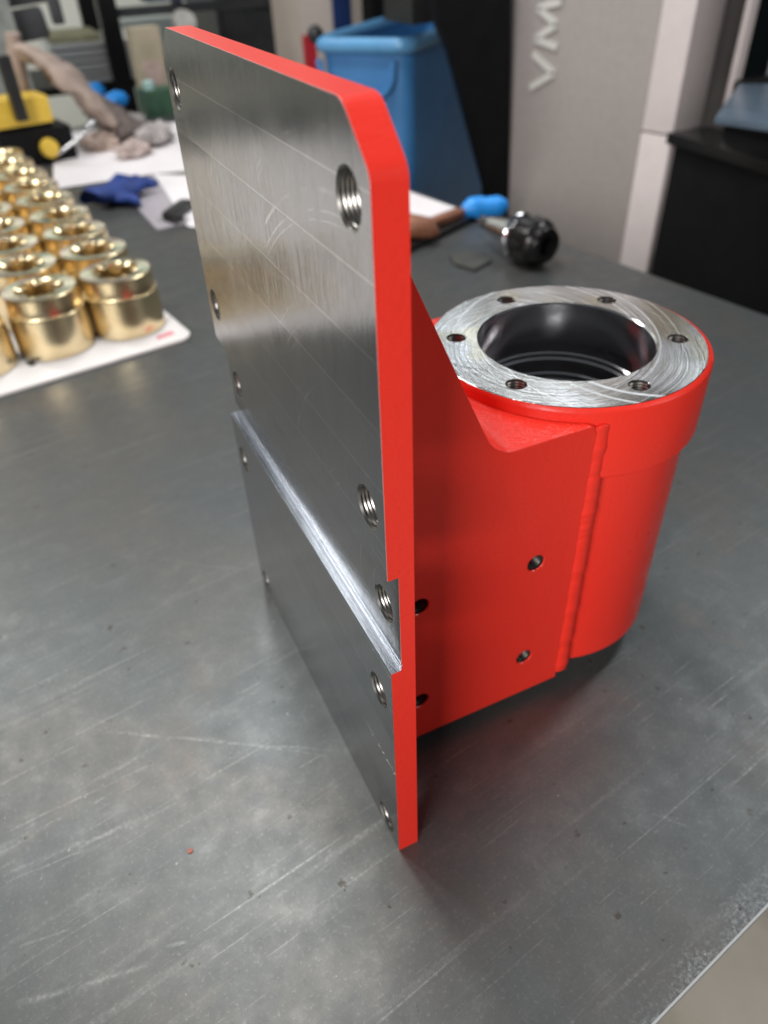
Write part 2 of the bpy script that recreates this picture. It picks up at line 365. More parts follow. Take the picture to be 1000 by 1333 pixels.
corner = Vector((.852, -.003, 0))      # near right corner of the table top
tb = empty('steel_table', (corner.x, corner.y, 0), TA, 'scuffed grey steel workbench top that the red bracket stands on', 'table')
bm = bmesh.new(); bbox(bm, -1.9, 0, 0, 2.42, -.006, 0)
finish('table_top', bm, TABLE, tb, 30, bev=.0009)
bm = bmesh.new(); tube(bm, [(-1.9, .0004, -.0008), (0, .0004, -.0008)], .0011, 6)
finish('worn_edge', bm, mat('worn_steel_edge', (.42, .43, .43), .5, .7), tb, 30)
for x in (-1.84, -.06):
    for y in (.3, 2.3): box('leg', (.05, .05, .85), DARK_G, tb, (x, y, FLOOR+.0), bev=.002)
for y in (.3, 2.3):
    bm = bmesh.new(); bbox(bm, -1.865, -.035, y-.025, y+.025, -.05, -.0065); finish('cross_rail', bm, DARK_G, tb, 30)

# ------------------------------------------------------------------ the red bracket
H, W, T = .400, .2645, .0126
c1, c2 = .0178, .0170
z1, z2, gd = .2251, .1655, .0052
yr, zb, xr, zt = .0584, .0117, .1535, .2230
y2 = .2200
tx, ty, RC, R2 = .1915, .1385, .0862, .0808
sx, sy, rs = .1903, .1388, .0840
zT, zC, zB = .2309, .1848, .0201
rb, rh = .0540, .0680
BR = empty('machined_bracket', (0, 0, 0), 0, 'red painted steel bracket with bare milled plate, standing upright on the steel table', 'bracket')

bm = bmesh.new()
def rounded(pts, rad):
    out = []
    for i, p_ in enumerate(pts):
        r_ = rad[i]; p_ = Vector(p_)
        if not r_: out.append(tuple(p_)); continue
        a_ = Vector(pts[i-1])-p_; b_ = Vector(pts[(i+1) % len(pts)])-p_
        A_ = p_+a_.normalized()*r_; B_ = p_+b_.normalized()*r_
        for q_ in range(6):
            t_ = q_/5; out.append(tuple(A_*(1-t_)**2+p_*2*t_*(1-t_)+B_*t_*t_))
    return out
prism(bm, rounded([(0, 0), (0, H-c2), (c1, H), (W-c1, H), (W, H-c2), (W, 0)], [0, .004, .0045, .003, .003, 0]), 0, 0, T)
plate = finish('mounting_plate', bm, [RED_SAWN, STEEL, THREAD, BRIGHT, STEP], BR)
cuts = []
bm = bmesh.new(); bbox(bm, -.01, gd, -.01, W+.01, z2, z1); me = bpy.data.meshes.new('g'); bm.to_mesh(me); bm.free(); cuts.append(link('g', me))
holes = []
for za, zb_, dd in ((z2+.0028, z2+.0040, .0005), (z2+.0056, z2+.0064, .0004)):
    bm = bmesh.new(); bbox(bm, 0, gd+dd, -.01, W+.01, za, zb_); me = bpy.data.meshes.new('g'); bm.to_mesh(me); bm.free(); cuts.append(link('g', me))
for z, r, x0 in ((.3725, .0090, 0), (.2530, .0090, 0), (.1950, .0088, gd), (.1350, .0089, 0), (.0120, .0089, 0)):
    for y in (.0167, W-.0167):
        holes.append((y, z, r, x0)); cuts.append(cyl_cut((y, z), 0, r, x0-.0, T+.01, cham=.0009))
boolean(plate, cuts)
bm = bmesh.new(); bm.from_mesh(plate.data)
bmesh.ops.remove_doubles(bm, verts=bm.verts, dist=1e-6)
sharp = [e for e in bm.edges if len(e.link_faces) == 2 and e.calc_face_angle(0) > R(25) and (e.calc_length() > .008 or (min(v.co.z for v in e.verts) > .375 and (min(v.co.y for v in e.verts) < .006 or e.verts[0].co.z > .39)))]
bmesh.ops.bevel(bm, geom=sharp, offset=.0007, segments=2, affect='EDGES', profile=.5, clamp_overlap=True)
for f in bm.faces:
    c = f.calc_center_median(); nx = f.normal.x
    ingr = c.x < gd+.0012 and z2-.0012 < c.z < z1+.0008
    hole = any((c.y-y)**2+(c.z-z)**2 < (r+.0035)**2 for y, z, r, _ in holes) and abs(nx) < .95
    if hole: f.material_index = 2
    elif ingr and abs(f.normal.z) > .3: f.material_index = 4
    elif c.x > gd+.0002 and c.x < gd+.0009 and nx < -.9: f.material_index = 4
    elif nx < -.9 or (ingr and abs(f.normal.y) < .3): f.material_index = 1
    elif nx < (-.2 if c.z > .3 else -.55): f.material_index = 3
    else: f.material_index = 0
bm.to_mesh(plate.data); bm.free()
plate.data.polygons.foreach_set('use_smooth', [True]*len(plate.data.polygons)); plate.data.set_sharp_from_angle(angle=R(15))
tm = {}
for y, z, r, x0 in holes:
    key = (r, x0)
    if key not in tm: tm[key] = thread_mesh('thread', r+.0001, T-x0-.002, .0016, THREAD)
    o = link('thread', tm[key], BR, (x0+.0012, y, z), (0, R(-90), 0))

# rib block: a solid gusset between plate and tube
bm = bmesh.new()
zd = .3916; xf = .0895
pts = [(T-.001, zb), (xr, zb), (xr, zt-.004), (xr-.0012, zt-.0012), (xr-.004, zt)]
# fillet between the flat top and the sloping web
dv = Vector((T-xf, zd-zt)).normalized(); Rf = .020
ang = math.acos(dv.dot(Vector((1, 0)))); tl = Rf/math.tan(ang/2)
ctr = Vector((xf+tl, zt+Rf))
a0 = -math.pi/2; a1 = math.atan2((Vector((xf, zt))+dv*tl-ctr).y, (Vector((xf, zt))+dv*tl-ctr).x)
if a1 > 0: a1 -= 2*math.pi
for i in range(11):
    a = a0+(a1-a0)*i/10; pts.append((ctr.x+Rf*math.cos(a), ctr.y+Rf*math.sin(a)))
pts += [(T+.001, zd-.0015), (T-.001, zd-.0015)]
prism(bm, pts, 1, yr, y2)
rib = finish('rib_block', bm, [RED, HOLE, RED_ROUGH], BR)
cuts = [cyl_cut((tx, ty), 2, .066, -.01, .5, 96)]
rh_l = [(x, z) for x in (.0452, .1238) for z in (.1345, .0490)]
for x, z in rh_l:
    c = cyl_cut((x, z), 1, .0057, yr-.0, yr+.03, 32, cham=.0007); cuts.append(c)
boolean(rib, cuts)
bm = bmesh.new(); bm.from_mesh(rib.data); bmesh.ops.remove_doubles(bm, verts=bm.verts, dist=1e-6)
sharp = [e for e in bm.edges if len(e.link_faces) == 2 and e.calc_face_angle(0) > R(40) and any(abs(f.normal.y+1) < .01 for f in e.link_faces) and min(v.co.z for v in e.verts) > .2]
bmesh.ops.bevel(bm, geom=sharp, offset=.0012, segments=3, affect='EDGES', profile=.5, clamp_overlap=True)
for f in bm.faces:
    c = f.calc_center_median()
    if any((c.x-x)**2+(c.z-z)**2 < .0062**2 and c.y > yr+.0008 for x, z in rh_l): f.material_index = 1
    elif f.normal.z > .5 and c.z < zt+.01: f.material_index = 2
    else: f.material_index = 0
bm.to_mesh(rib.data); bm.free()
rib.data.polygons.foreach_set('use_smooth', [True]*len(rib.data.polygons)); rib.data.set_sharp_from_angle(angle=R(15))
tms = thread_mesh('thread', .0058, .022, .0014, HOLE, 24)
for x, z in rh_l: link('thread', tms, BR, (x, yr+.0012, z), (R(90), 0, 0))

# tube, collar, machined ring
dx, dy = sx-tx, sy-ty
bm = bmesh.new()
o0 = (0, 0); o1 = (dx, dy)
lathe(bm, [(R2-.008, zC+.001), (RC-.0008, zC), (RC, zC+.0009), (RC, zT-.0030), (RC-.0005, zT-.0017), (rs, zT-.0002), (rs-.002, zT-.004)], 128, [o0, o0, o0, o0, o0, o1, o1])
finish('collar', bm, RED, BR, 40, (tx, ty, 0))
bm = bmesh.new()
lathe(bm, [(.062, zB+.0005), (R2-.0008, zB), (R2, zB+.0009), (R2, zC+.002)], 128)
finish('tube_body', bm, RED, BR, 40, (tx, ty, 0))
bm = bmesh.new()
lathe(bm, [(rs, -.003), (rs, -.0003), (rs-.0005, 0), (rb+.0012, 0)], 128)
me = bpy.data.meshes.new('x')
# the ring face needs real holes: solid ring, then boolean
bm.free(); bm = bmesh.new()
lathe(bm, [(rs, -.03), (rs, -.0003), (rs-.0005, 0), (rb+.0010, 0), (rb, -.0011), (rb, -.03)], 128, closed=True)
bmesh.ops.recalc_face_normals(bm, faces=bm.faces)
ring = finish('flange_ring', bm, [FACE, HOLE, BORE], BR, None, (sx, sy, zT))
fh = [(rh*math.cos(R(a)), rh*math.sin(R(a))) for a in (30, 90, 150, 210, 270, 330)]
bpy.context.view_layer.update()
cc = []
for hx, hy in fh:
    c = cyl_cut((sx+hx, sy+hy), 2, .0062, zT-.025, zT+.002, 32); cc.append(c)
boolean(ring, cc)
bm = bmesh.new(); bm.from_mesh(ring.data); bmesh.ops.remove_doubles(bm, verts=bm.verts, dist=1e-6)
for f in bm.faces:
    c = f.calc_center_median()
    f.material_index = 1 if abs(f.normal.z) < .5 and any((c.x-hx)**2+(c.y-hy)**2 < .0070**2 for hx, hy in fh) else (2 if c.z < -.0004 and math.hypot(c.x, c.y) < rb+.002 else 0)
he = [e for e in bm.edges if len(e.link_faces) == 2 and abs(e.verts[0].co.z) < 1e-4 and abs(e.verts[1].co.z) < 1e-4 and any((e.verts[0].co.x-hx)**2+(e.verts[0].co.y-hy)**2 < .0067**2 for hx, hy in fh)]
bmesh.ops.bevel(bm, geom=he, offset=.0007, segments=1, affect='EDGES', clamp_overlap=True)
bm.to_mesh(ring.data); bm.free()
ring.data.polygons.foreach_set('use_smooth', [True]*len(ring.data.polygons)); ring.data.set_sharp_from_angle(angle=R(15))
tmf = thread_mesh('thread', .0063, .020, .0017, THREAD, 24)
for hx, hy in fh: link('thread', tmf, BR, (sx+hx, sy+hy, zT-.0011))
bm = bmesh.new()
e = zT
lathe(bm, [(rb, e-.0285), (rb, e-.036), (rb-.0012, e-.0372), (rb-.0012, e-.0395), (rb-.0026, e-.041), (rb-.0026, e-.0505), (rb-.0040, e-.0515), (rb-.0040, e-.055), (rb-.0070, e-.0565), (rb-.0070, zB-.018), (.0600, zB-.0195), (.0600, zB+.001)], 128)
finish('bore', bm, BORE, BR, 30, (sx, sy, 0))

# weld beads along both corners of rib and tube
def weld(side):
    bm = bmesh.new(); nz, nr = 260, 12; rows = []
    yy = yr if side < 0 else y2
    z0w, z1w = zb+.003, zt-.003
    for i in range(nz+1):
        z = z0w+(z1w-z0w)*i/nz
        cx = xr+.0048+.0006*noise.noise(Vector((z*45, side, 2))); cy = yy-side*.0040
        rip = abs(math.sin(math.pi*(z/.0058+.8*noise.noise(Vector((z*50, 0, side))))))*(.5+.5*noise.noise(Vector((z*30, 5, 0))))
        rr_ = .0060+.0003*rip+.0008*noise.noise(Vector((z*110, side, 0)))+(.0 if z < zC else -.0004)
        if i in (0, nz): rr_ *= .6
        rows.append([bm.verts.new((cx-rr_*1.12*math.cos(math.pi*j/nr), cy+side*rr_*math.sin(math.pi*j/nr)*.95, z+.0024*math.sin(math.pi*j/nr))) for j in range(nr+1)])
    for A, B in zip(rows, rows[1:]):
        for j in range(nr): bm.faces.new((A[j], A[j+1], B[j+1], B[j]))
    bm.faces.new(rows[0]); bm.faces.new(rows[-1])
    bmesh.ops.recalc_face_normals(bm, faces=bm.faces)
    finish('weld_bead', bm, RED, BR, 70)
weld(-1); weld(1)

p = atz(248, 1108)
bm = bmesh.new(); prism(bm, [(-.0016, -.0010), (.0005, -.0016), (.0018, -.0003), (.0011, .0013), (-.0006, .0015), (-.0018, .0006)], 2, .0002, .0007)
tag(finish('paint_fleck', bm, mat('dull_paint_fleck', (.42, .13, .09), .6), None, None, p), 'tiny orange-red paint fleck lying on the table in front of the bare plate', 'paint chip')
# ------------------------------------------------------------------ brass bushings on a card sheet
mc = Vector((.066, .762, 0))           # near right corner of the card
ms = empty('card_sheet', mc, TA, 'white printed card sheet lying under the rows of brass bushings', 'cardboard')
bm = bmesh.new()
L_ = .72; D_ = 1.12; rr = .018; pts = [(-L_, 0)]
for i in range(7):
    a = -math.pi/2+math.pi/2*i/6; pts.append((-rr+rr*math.cos(a), rr+rr*math.sin(a)))
pts += [(0, D_), (-L_, D_)]
prism(bm, pts, 2, .0006, .0048)
finish('sheet', bm, CARD, ms, 30, bev=.0008)
def flat(name, pts, z0, z1, m, parent):
    bm = bmesh.new(); prism(bm, pts, 2, z0, z1); return finish(name, bm, m, parent)
for i, (x, y, l, wd) in enumerate([(-.225, .10, .035, .006), (-.245, .085, .05, .004), (-.205, .05, .018, .009), (-.262, .06, .02, .004)]):
    flat('print_mark', [(x, y), (x+wd, y+.002), (x+wd-.003, y+l), (x-.003, y+l)], .0047, .0051, INK, ms)
flat('print_mark', [(-.045, .018), (-.018, .022), (-.020, .034), (-.043, .029)], .0047, .0051, PINK, ms)

bm = bmesh.new()
lathe(bm, [(.020, .0005), (.0482, 0), (.0492, .001), (.0492, .0535), (.0484, .0545), (.0468, .0548), (.0463, .0558), (.0463, .0785), (.0451, .0798)], 64)
lathe(bm, [(.0451, .0798), (.0310, .0798)], 64, mi=[1])
bush_body = bm
bushM = None
def bushing(first=None):
    t = empty('brass_bushing')
    if first is None:
        finish('body', bush_body, [BRASS, BRASS_T], t, 35)
        bm = bmesh.new(); n = 96
        rings = []
        for z in (.0799, .077, .045, .003):
            row = []
            for i in range(n):
                a = 2*math.pi*i/n; lob = max(0, math.cos(a*6))**.7
                r = .0300-.0115*lob
                if z == .0799: r = .0312
                row.append(bm.verts.new((r*math.cos(a), r*math.sin(a), z)))
            rings.append(row)
        for A, B in zip(rings, rings[1:]):
            for i in range(n): bm.faces.new((A[i], B[i], B[(i+1) % n], A[(i+1) % n]))
        finish('splined_bore', bm, BRASS, t, 35)
    else:
        for ch in first.children:
            c = ch.copy(); COL.objects.link(c); c.parent = t
    return t
first = None
b0 = Vector((-.006, .8400, .0049)); rowv = Vector((-.122, .9925, 0)); rowu = Vector((-.985, -.165, 0))
ordn = ['nearest', 'second', 'third', 'fourth', 'fifth', 'sixth', 'seventh', 'eighth', 'ninth', 'tenth']
rown = ['right-hand row', 'second row from the right', 'third row from the right', 'fourth row from the right']
for j in range(4):
    for i in range(9):
        p = b0+rowv*(.1035*i+(.004 if j else 0))+rowu*(.1015*j)
        d = p+Vector((0, 0, .04))-CP; zz = d.dot(cF); px = 500+F_PX*d.dot(cR)/zz
        if px < -45: continue
        p = p+Vector((random.uniform(-.002, .002), random.uniform(-.002, .002), 0))
        o = bushing(first); first = first or o
        o.location = p; o.rotation_euler = (0, 0, random.uniform(0, 6.28))
        tag(o, 'brass bushing, %s from the camera in the %s on the card' % (ordn[i], rown[j]), 'bushing', 'brass bushings in rows on the card')

# ------------------------------------------------------------------ things on the table behind the bracket
# tool holder lying on its side
ch = empty('tool_holder', atz(700, 347), 0, 'steel tool holder with black collet nut lying on the table behind the flange', 'tool holder')
dirn = (atz(712, 352)-atz(648, 325)); dirn.z = 0; dirn.normalize()
rn = .036
yaw = math.atan2(dirn.y, dirn.x)
ch.rotation_euler = (0, 0, yaw)
M_ = Matrix.Rotation(R(90), 4, 'Y')
def part_x(name, prof, m, parent, z, n=48, sm=35, closed=False):
    bm = bmesh.new(); lathe(bm, [(r, t) for t, r in prof], n, closed=closed)
    bmesh.ops.transform(bm, matrix=Matrix.Translation((0, 0, z))@M_, verts=bm.verts)
    bmesh.ops.recalc_face_normals(bm, faces=bm.faces)
    return finish(name, bm, m, parent, sm)
part_x('collet_nut', [(-.036, 0.02), (-.036, .030), (-.033, .0345), (-.012, .036), (.0, .0355), (.004, .031), (.012, .0285), (.016, .026), (.017, .016), (.010, .0135), (-.004, .013), (-.004, .0)], DARK_S, ch, rn)
part_x('flange', [(-.050, .01), (-.050, .034), (-.047, .0358), (-.044, .034), (-.042, .031), (-.038, .031), (-.0365, .034), (-.0362, .01)], CHROME, ch, rn)
part_x('taper', [(-.0498, .012), (-.0502, .028), (-.115, .0155), (-.117, .013), (-.117, .0)], CHROME, ch, rn)
part_x('pull_stud', [(-.117, .0), (-.117, .008), (-.130, .008), (-.131, .011), (-.140, .011), (-.142, .009), (-.142, 0)], CHROME, ch, rn)
for a in range(6):
    bm = bmesh.new(); bbox(bm, -.030, -.008, -.004, .004, .0335, .0372); 
    bmesh.ops.transform(bm, matrix=Matrix.Translation((0, 0, rn))@Matrix.Rotation(R(60*a+28), 4, 'X'), verts=bm.verts)
    finish('nut_slot', bm, BLACK_R, ch, bev=.0008)
# black rubber chip
p = atz(612, 343); t_ = atz
bm = bmesh.new(); q = [atz(*a)-p for a in ((585, 336), (600, 331), (628, 333), (640, 342), (618, 354), (592, 346))]
prism(bm, [(a.x, a.y) for a in q], 2, .0004, .005)
tag(finish('rubber_pad', bm, noisy('grey_rubber', (.05, .052, .045), .7), None, 30, p, bev=.001), 'small dark five-sided pad lying flat in front of the tool holder', 'pad')
# dark flat tools with a blue grip
p = atz(575, 318)
fl = empty('flat_tool', p, 0, 'dark flat tool with bright blue grip, beside the tool holder', 'hand tool')
a, b = atz(520, 330), atz(612, 286); a.z = b.z = .012
def bar(name, a, b, wd, th, m, parent, o, z=0.):
    a = Vector(a)-o; b = Vector(b)-o; d = (b-a); L = d.length; bm = bmesh.new()
    bbox(bm, 0, L, -wd/2, wd/2, 0, th)
    x = d.normalized(); y = Vector((0, 0, 1)).cross(x).normalized(); zz = x.cross(y)
    Mx = Matrix(((x.x, y.x, zz.x, a.x), (x.y, y.y, zz.y, a.y), (x.z, y.z, zz.z, a.z+z), (0, 0, 0, 1)))
    bmesh.ops.transform(bm, matrix=Mx, verts=bm.verts)
    return finish(name, bm, m, parent, 35, bev=min(wd, th)*.2)
bar('blade', (a.x, a.y, .001), (b.x, b.y, .001), .030, .010, DARK_S, fl, p)
bar('blade_cover', (a.x+.01, a.y+.03, .012), (b.x-.02, b.y+.0, .012), .022, .012, ORANGE_B, fl, p)
g0, g1 = atz(603, 288), atz(658, 280)
bm = bmesh.new(); g0.z = .02; g1.z = .017
pp = [g0.lerp(g1, i/6)-p for i in range(7)]
for i, q_ in enumerate(pp): q_.z += .002*math.sin(i*1.3)
tube(bm, pp, [.010, .019, .021, .020, .021, .019, .010], 12)
finish('grip', bm, CYAN, fl, 50)
# brown leather scrap leaning at the bracket side
p = atz(545, 318)
bm = bmesh.new()
tube(bm, [p+Vector((-.05, .02, .018))-p, Vector((-.01, .012, .030)), Vector((.02, .0, .024)), Vector((.035, -.006, .012))], [.010, .026, .022, .006], 12, squash=.8)
tag(finish('leather_pouch', bm, ORANGE_B, None, 60, p), 'rounded brown leather piece next to the dark flat tool', 'pouch')

# paper sheets on the far half of the table
def sheet(name, pts, z, label, m=PAPER, th=.0006, cat='paper'):
    c = sum((Vector(q) for q in pts), Vector((0, 0)))/len(pts)
    bm = bmesh.new(); prism(bm, [(q[0]-c.x, q[1]-c.y) for q in pts], 2, 0, th)
    return tag(finish(name, bm, m, None, None, (c.x, c.y, z)), label, cat)
def zz(*px): return [tuple(atz(*q).xy) for q in px]
sheet('paper_sheet', zz((70, 247), (200, 227), (330, 215), (330, 150), (70, 175)), .0006, 'large white paper sheet spread at the far end of the table', th=.0010)
sheet('paper_sheet', zz((200, 228), (246, 297), (330, 300), (420, 236)), .0020, 'white paper strip beside the left edge of the bracket plate')
sheet('paper_sheet', [(.43, 1.02), (.60, .99), (.66, 1.05), (.625, 1.235), (.38, 1.30)], .0006, 'white paper on the table edge in front of the blue bin')
sheet('thin_tray', zz((150, 240), (199, 229), (243, 292), (205, 300)), .0006, 'pale lilac sheet lying under the blue glove', noisy('lilac_sheet', (.40, .37, .40), .5, amt=.08), .001, 'sheet')
# blue glove
p = atz(150, 268)
bm = bmesh.new()
def blob(bm, c, s, rz=0., amp=.25, seed=0, sub=3):
    r = bmesh.ops.create_icosphere(bm, subdivisions=sub, radius=1)
    for v_ in r['verts']:
        n_ = v_.co.normalized(); v_.co = n_*(1+amp*noise.noise(n_*1.7+Vector((seed, 0, 0)))+amp*.4*noise.noise(n_*5+Vector((seed, 4, 0))))
    bmesh.ops.transform(bm, matrix=Matrix.Translation(c)@Matrix.Rotation(rz, 4, 'Z')@Matrix.Diagonal((*s, 1)), verts=r['verts'])
ga, gb = atz(122, 272)-p, atz(188, 250)-p
gd_ = (gb-ga).normalized(); gs = Vector((gd_.y, -gd_.x, 0))
tube(bm, [ga.lerp(gb, t)+Vector((0, 0, .020+.004*math.sin(t*9))) for t in (0, .12, .3, .5, .62)], [.034, .040, .036, .044, .030], 14, squash=.42)
for q_, (off, L_f, bend) in enumerate(((-.036, .060, .3), (-.013, .078, -.1), (.010, .074, .25), (.032, .052, -.5))):
    a_ = ga.lerp(gb, .55)+gs*off*.8+Vector((0, 0, .018)); dr = (gd_+gs*(off*6+bend*.5)).normalized()
    tube(bm, [a_, a_+dr*L_f*.45+Vector((0, 0, .014-.005*q_)), a_+dr*L_f*.8+Vector((0, 0, .004)), a_+(dr+gs*bend).normalized()*L_f], [.014, .013, .012, .006], 10, squash=.8)
a_ = ga.lerp(gb, .35)+gs*.03+Vector((0, 0, .016))
tube(bm, [a_, a_+gs*.035+gd_*.01, a_+gs*.060-gd_*.005-Vector((0, 0, .006))], [.016, .014, .007], 10, squash=.8)
for v_ in bm.verts: v_.co += Vector((1, 1, .8))*.008*noise.noise(v_.co*35); v_.co.z = max(v_.co.z, .0005)
tag(finish('work_glove', bm, NAVY, None, 60, p), 'crumpled navy blue work glove lying behind the brass bushings', 'glove')
# pale scraper
p = atz(232, 290)
sc = empty('paint_scraper', p, R(20), 'pale scraper with dark handle lying near the plate edge', 'scraper')
a, b, c_ = atz(215, 284), atz(238, 292), atz(246, 272); 
for q in (a, b, c_): q.z = .002
bar('blade', a, b, .035, .003, CHROME, sc, Vector((0, 0, 0))); 
for o in sc.children: o.matrix_parent_inverse = Matrix.Identity(4)
sc.rotation_euler = (0, 0, 0)
for o in list(sc.children): o.location = -p
o = bar('handle', b+Vector((-.02, .02, 0)), c_, .028, .018, BLACK_R, sc, p)

# black and yellow clamp vice
vp_ = atz(58, 214)
vi = empty('bench_clamp', vp_, R(12), 'black and yellow clamp with a silver rod, left end of the table behind the bushings', 'clamp')
box('base', (.17, .12, .075), BLACK_P, vi, (0, .06, 0), bev=.012)
box('jaw_block', (.15, .10, .055), YELLOW, vi, (-.02, .065, .085), bev=.018)
box('neck', (.12, .08, .02), BLACK_P, vi, (-.01, .06, .07), bev=.003)
box('post', (.025, .03, .13), BLACK_R, vi, (-.02, .0, .10), bev=.006)
bm = bmesh.new(); lathe(bm, [(0, -.012), (.018, -.012), (.022, -.006), (.022, .006), (.018, .012), (0, .012)], 24)
bmesh.ops.transform(bm, matrix=Matrix.Rotation(R(90), 4, 'X'), verts=bm.verts)
finish('knob', bm, YELLOW, vi, 40, (.02, -.012, .035))
bm = bmesh.new(); tube(bm, [(.03, -.02, .02), (.10, -.02, .05), (.145, .0, .075)], .004, 8); finish('rod', bm, CHROME, vi, 50)
# beige cloth sleeve slanting down onto the table, brown crumpled end
q0, q1, q2 = aty(22, 62, 2.05), aty(95, 125, 1.95), atz(150, 165, .05)
p = Vector((q2.x, q2.y, 0))
cl = empty('cloth_sleeve', p, 0, 'long beige cloth sleeve slanting down to the table with a crumpled brown end', 'cloth')
bm = bmesh.new(); n_ = 14; P_ = []; Rr_ = []
for i in range(n_+1):
    t = i/n_; q_ = q0.lerp(q2, t)+Vector((0, 0, .03*math.sin(math.pi*t)))-p
    P_.append(q_); Rr_.append(.022+.020*math.sin(math.pi*min(t*1.0, 1))**.8+.006*noise.noise(Vector((t*7, 0, 0))))
tube(bm, P_, Rr_, 22, squash=.5)
for v_ in bm.verts:
    v_.co += Vector((1, .4, 1))*.016*noise.noise(Vector((v_.co.x*14, v_.co.y*60, v_.co.z*30)))+Vector((0, 0, .010*noise.noise(v_.co*60)))
finish('sleeve', bm, CLOTH, cl, 60)
bm = bmesh.new(); e0, e1 = atz(140, 172, .03)-p, atz(190, 168, .03)-p
tube(bm, [e0+Vector((-.02, .05, .05)), e0+Vector((.02, .02, .02)), e0.lerp(e1, .5), e1], [.05, .055, .045, .015], 16, squash=.6)
for v_ in bm.verts: v_.co += Vector((1, 1, 1))*.014*noise.noise(v_.co*25)
finish('crumpled_end', bm, BROWN, cl, 60)
bm = bmesh.new()
tube(bm, [q0+Vector((0, 0, .03))-p, q0+Vector((-.02, .01, -.09))-p, Vector((q0.x-.03, q0.y, .0))-p], [.02, .03, .028], 12, squash=.8)
finish('hanging_fold', bm, CLOTH, cl, 60)
# crumpled rags on the paper
for i, (a, s, m, l) in enumerate([((135, 195), (.05, .04, .022), CLOTH, 'left crumpled beige rag on the white paper'),
                       ((175, 205), (.05, .03, .018), noisy('pink_rag', (.44, .36, .33), .85, amt=.2), 'pale pink rag nearest the camera on the white paper'),
                       ((205, 188), (.06, .04, .025), noisy('grey_rag', (.40, .37, .36), .85, amt=.25), 'grey crumpled rag at the right of the rag heap'),
                       ((170, 180), (.05, .05, .03), noisy('dull_rag', (.28, .26, .25), .85, amt=.3), 'darker rag at the back of the heap below the brown cloth')]):
    p = atz(*a); bm = bmesh.new(); blob(bm, (0, 0, s[2]*.9), s, .4*i, .35, i*3.1, 5)
    for v_ in bm.verts:
        d_ = v_.co.copy(); f_ = abs(noise.noise(d_*38+Vector((i*5, 0, 0))))*.6+abs(noise.noise(d_*85))*.3
        v_.co = d_*(1.12-f_*.9)
    for v_ in bm.verts: v_.co.z = max(v_.co.z, .0005)
    tag(finish('rag', bm, m, None, 70, (p.x, p.y, .0016)), l, 'rag', 'crumpled rags on the paper')
# boxes at the far end of the table
def thing_box(name, px, py, dims, m, label, cat, z=0., rz=TA, yy=None, bev=.006, extra=None):
    p = atz(px, py, z) if yy is None else aty(px, py, yy)
    if yy is not None: p.z = z
    t = empty(name, p, rz, label, cat)
    box('body', dims, m, t, bev=bev)
    if extra: extra(t)
    return t
def ex_tan(t):
    box('lid', (.085, .075, .02), TAN, t, (0, .04, .2), bev=.004)
t = empty('wrapped_packet', atz(203, 128), TA, 'tall tan paper packet on the table beyond the rags', 'packet')
box('packet_body', (.09, .06, .20), TAN, t, bev=.012); box('packet_label', (.06, .002, .07), noisy('pink_label', (.55, .42, .36), .6), t, (0, -.0315, .04), bev=.0005)
t = empty('green_carton', atz(212, 148), TA, 'low dark green carton with pale teal cap in front of the tan packet', 'carton')
box('carton_body', (.11, .07, .07), GREEN, t, bev=.006)
bm = bmesh.new(); lathe(bm, [(0, 0), (.018, 0), (.018, .018), (.014, .022), (0, .022)], 20); finish('cap', bm, TEAL, t, 40, (-.03, -.01, .0703))
for (a, l) in (((125, 128), 'blue crumpled wipe, left of two under the beige sleeve'), ((155, 140), 'brighter blue crumpled wipe at the foot of the black post')):
    p = atz(*a); bm = bmesh.new(); blob(bm, (0, 0, .02), (.035, .025, .024), .3, .4, a[0]); 
    for v_ in bm.verts: v_.co.z = max(v_.co.z, .0)
    tag(finish('blue_wipe', bm, CYAN, None, 60, (p.x, p.y, .002)), l, 'wipe')

# ------------------------------------------------------------------ beyond the table
# rack with black posts and stacked sheets
Y0 = 3.1
def gx(px, y, py=60): return aty(px, py, y).x
def gz(px, py, y): return aty(px, py, y).z
rk = empty('storage_rack', (gx(150, Y0), Y0, FLOOR), 0, 'black steel rack behind the left end of the table, holding stacked sheets', 'rack')
ox = rk.location.x
wpost = gx(164, Y0)-gx(141, Y0)
for x in (0, -.95): box('post', (wpost, .06, 1.9), BLACK_P, rk, (x, 0, 0), bev=.003)
for x in (0, -.95): box('post', (wpost, .06, 1.9), BLACK_P, rk, (x, .55, 0), bev=.003)
zs = gz(110, 112, Y0)-FLOOR
box('shelf', (1.5, .55, .025), BLACK_P, rk, (-.30, .3, zs-.025), bev=.003)
box('rail', (.9, .03, .03), DARK_G, rk, (.45, .03, gz(230, 18, Y0)-FLOOR), bev=.003)
box('rail', (.9, .03, .03), DARK_G, rk, (.45, .55, gz(230, 60, Y0)-FLOOR-.1), bev=.003)
box('post', (wpost, .06, 1.9), BLACK_P, rk, (.92, .55, 0), bev=.003)
hts = [.022, .018, .024, .020, .024, .020]
zc = FLOOR+zs+.001; names_ = ['lowest', 'second', 'third', 'fourth', 'fifth', 'topmost']
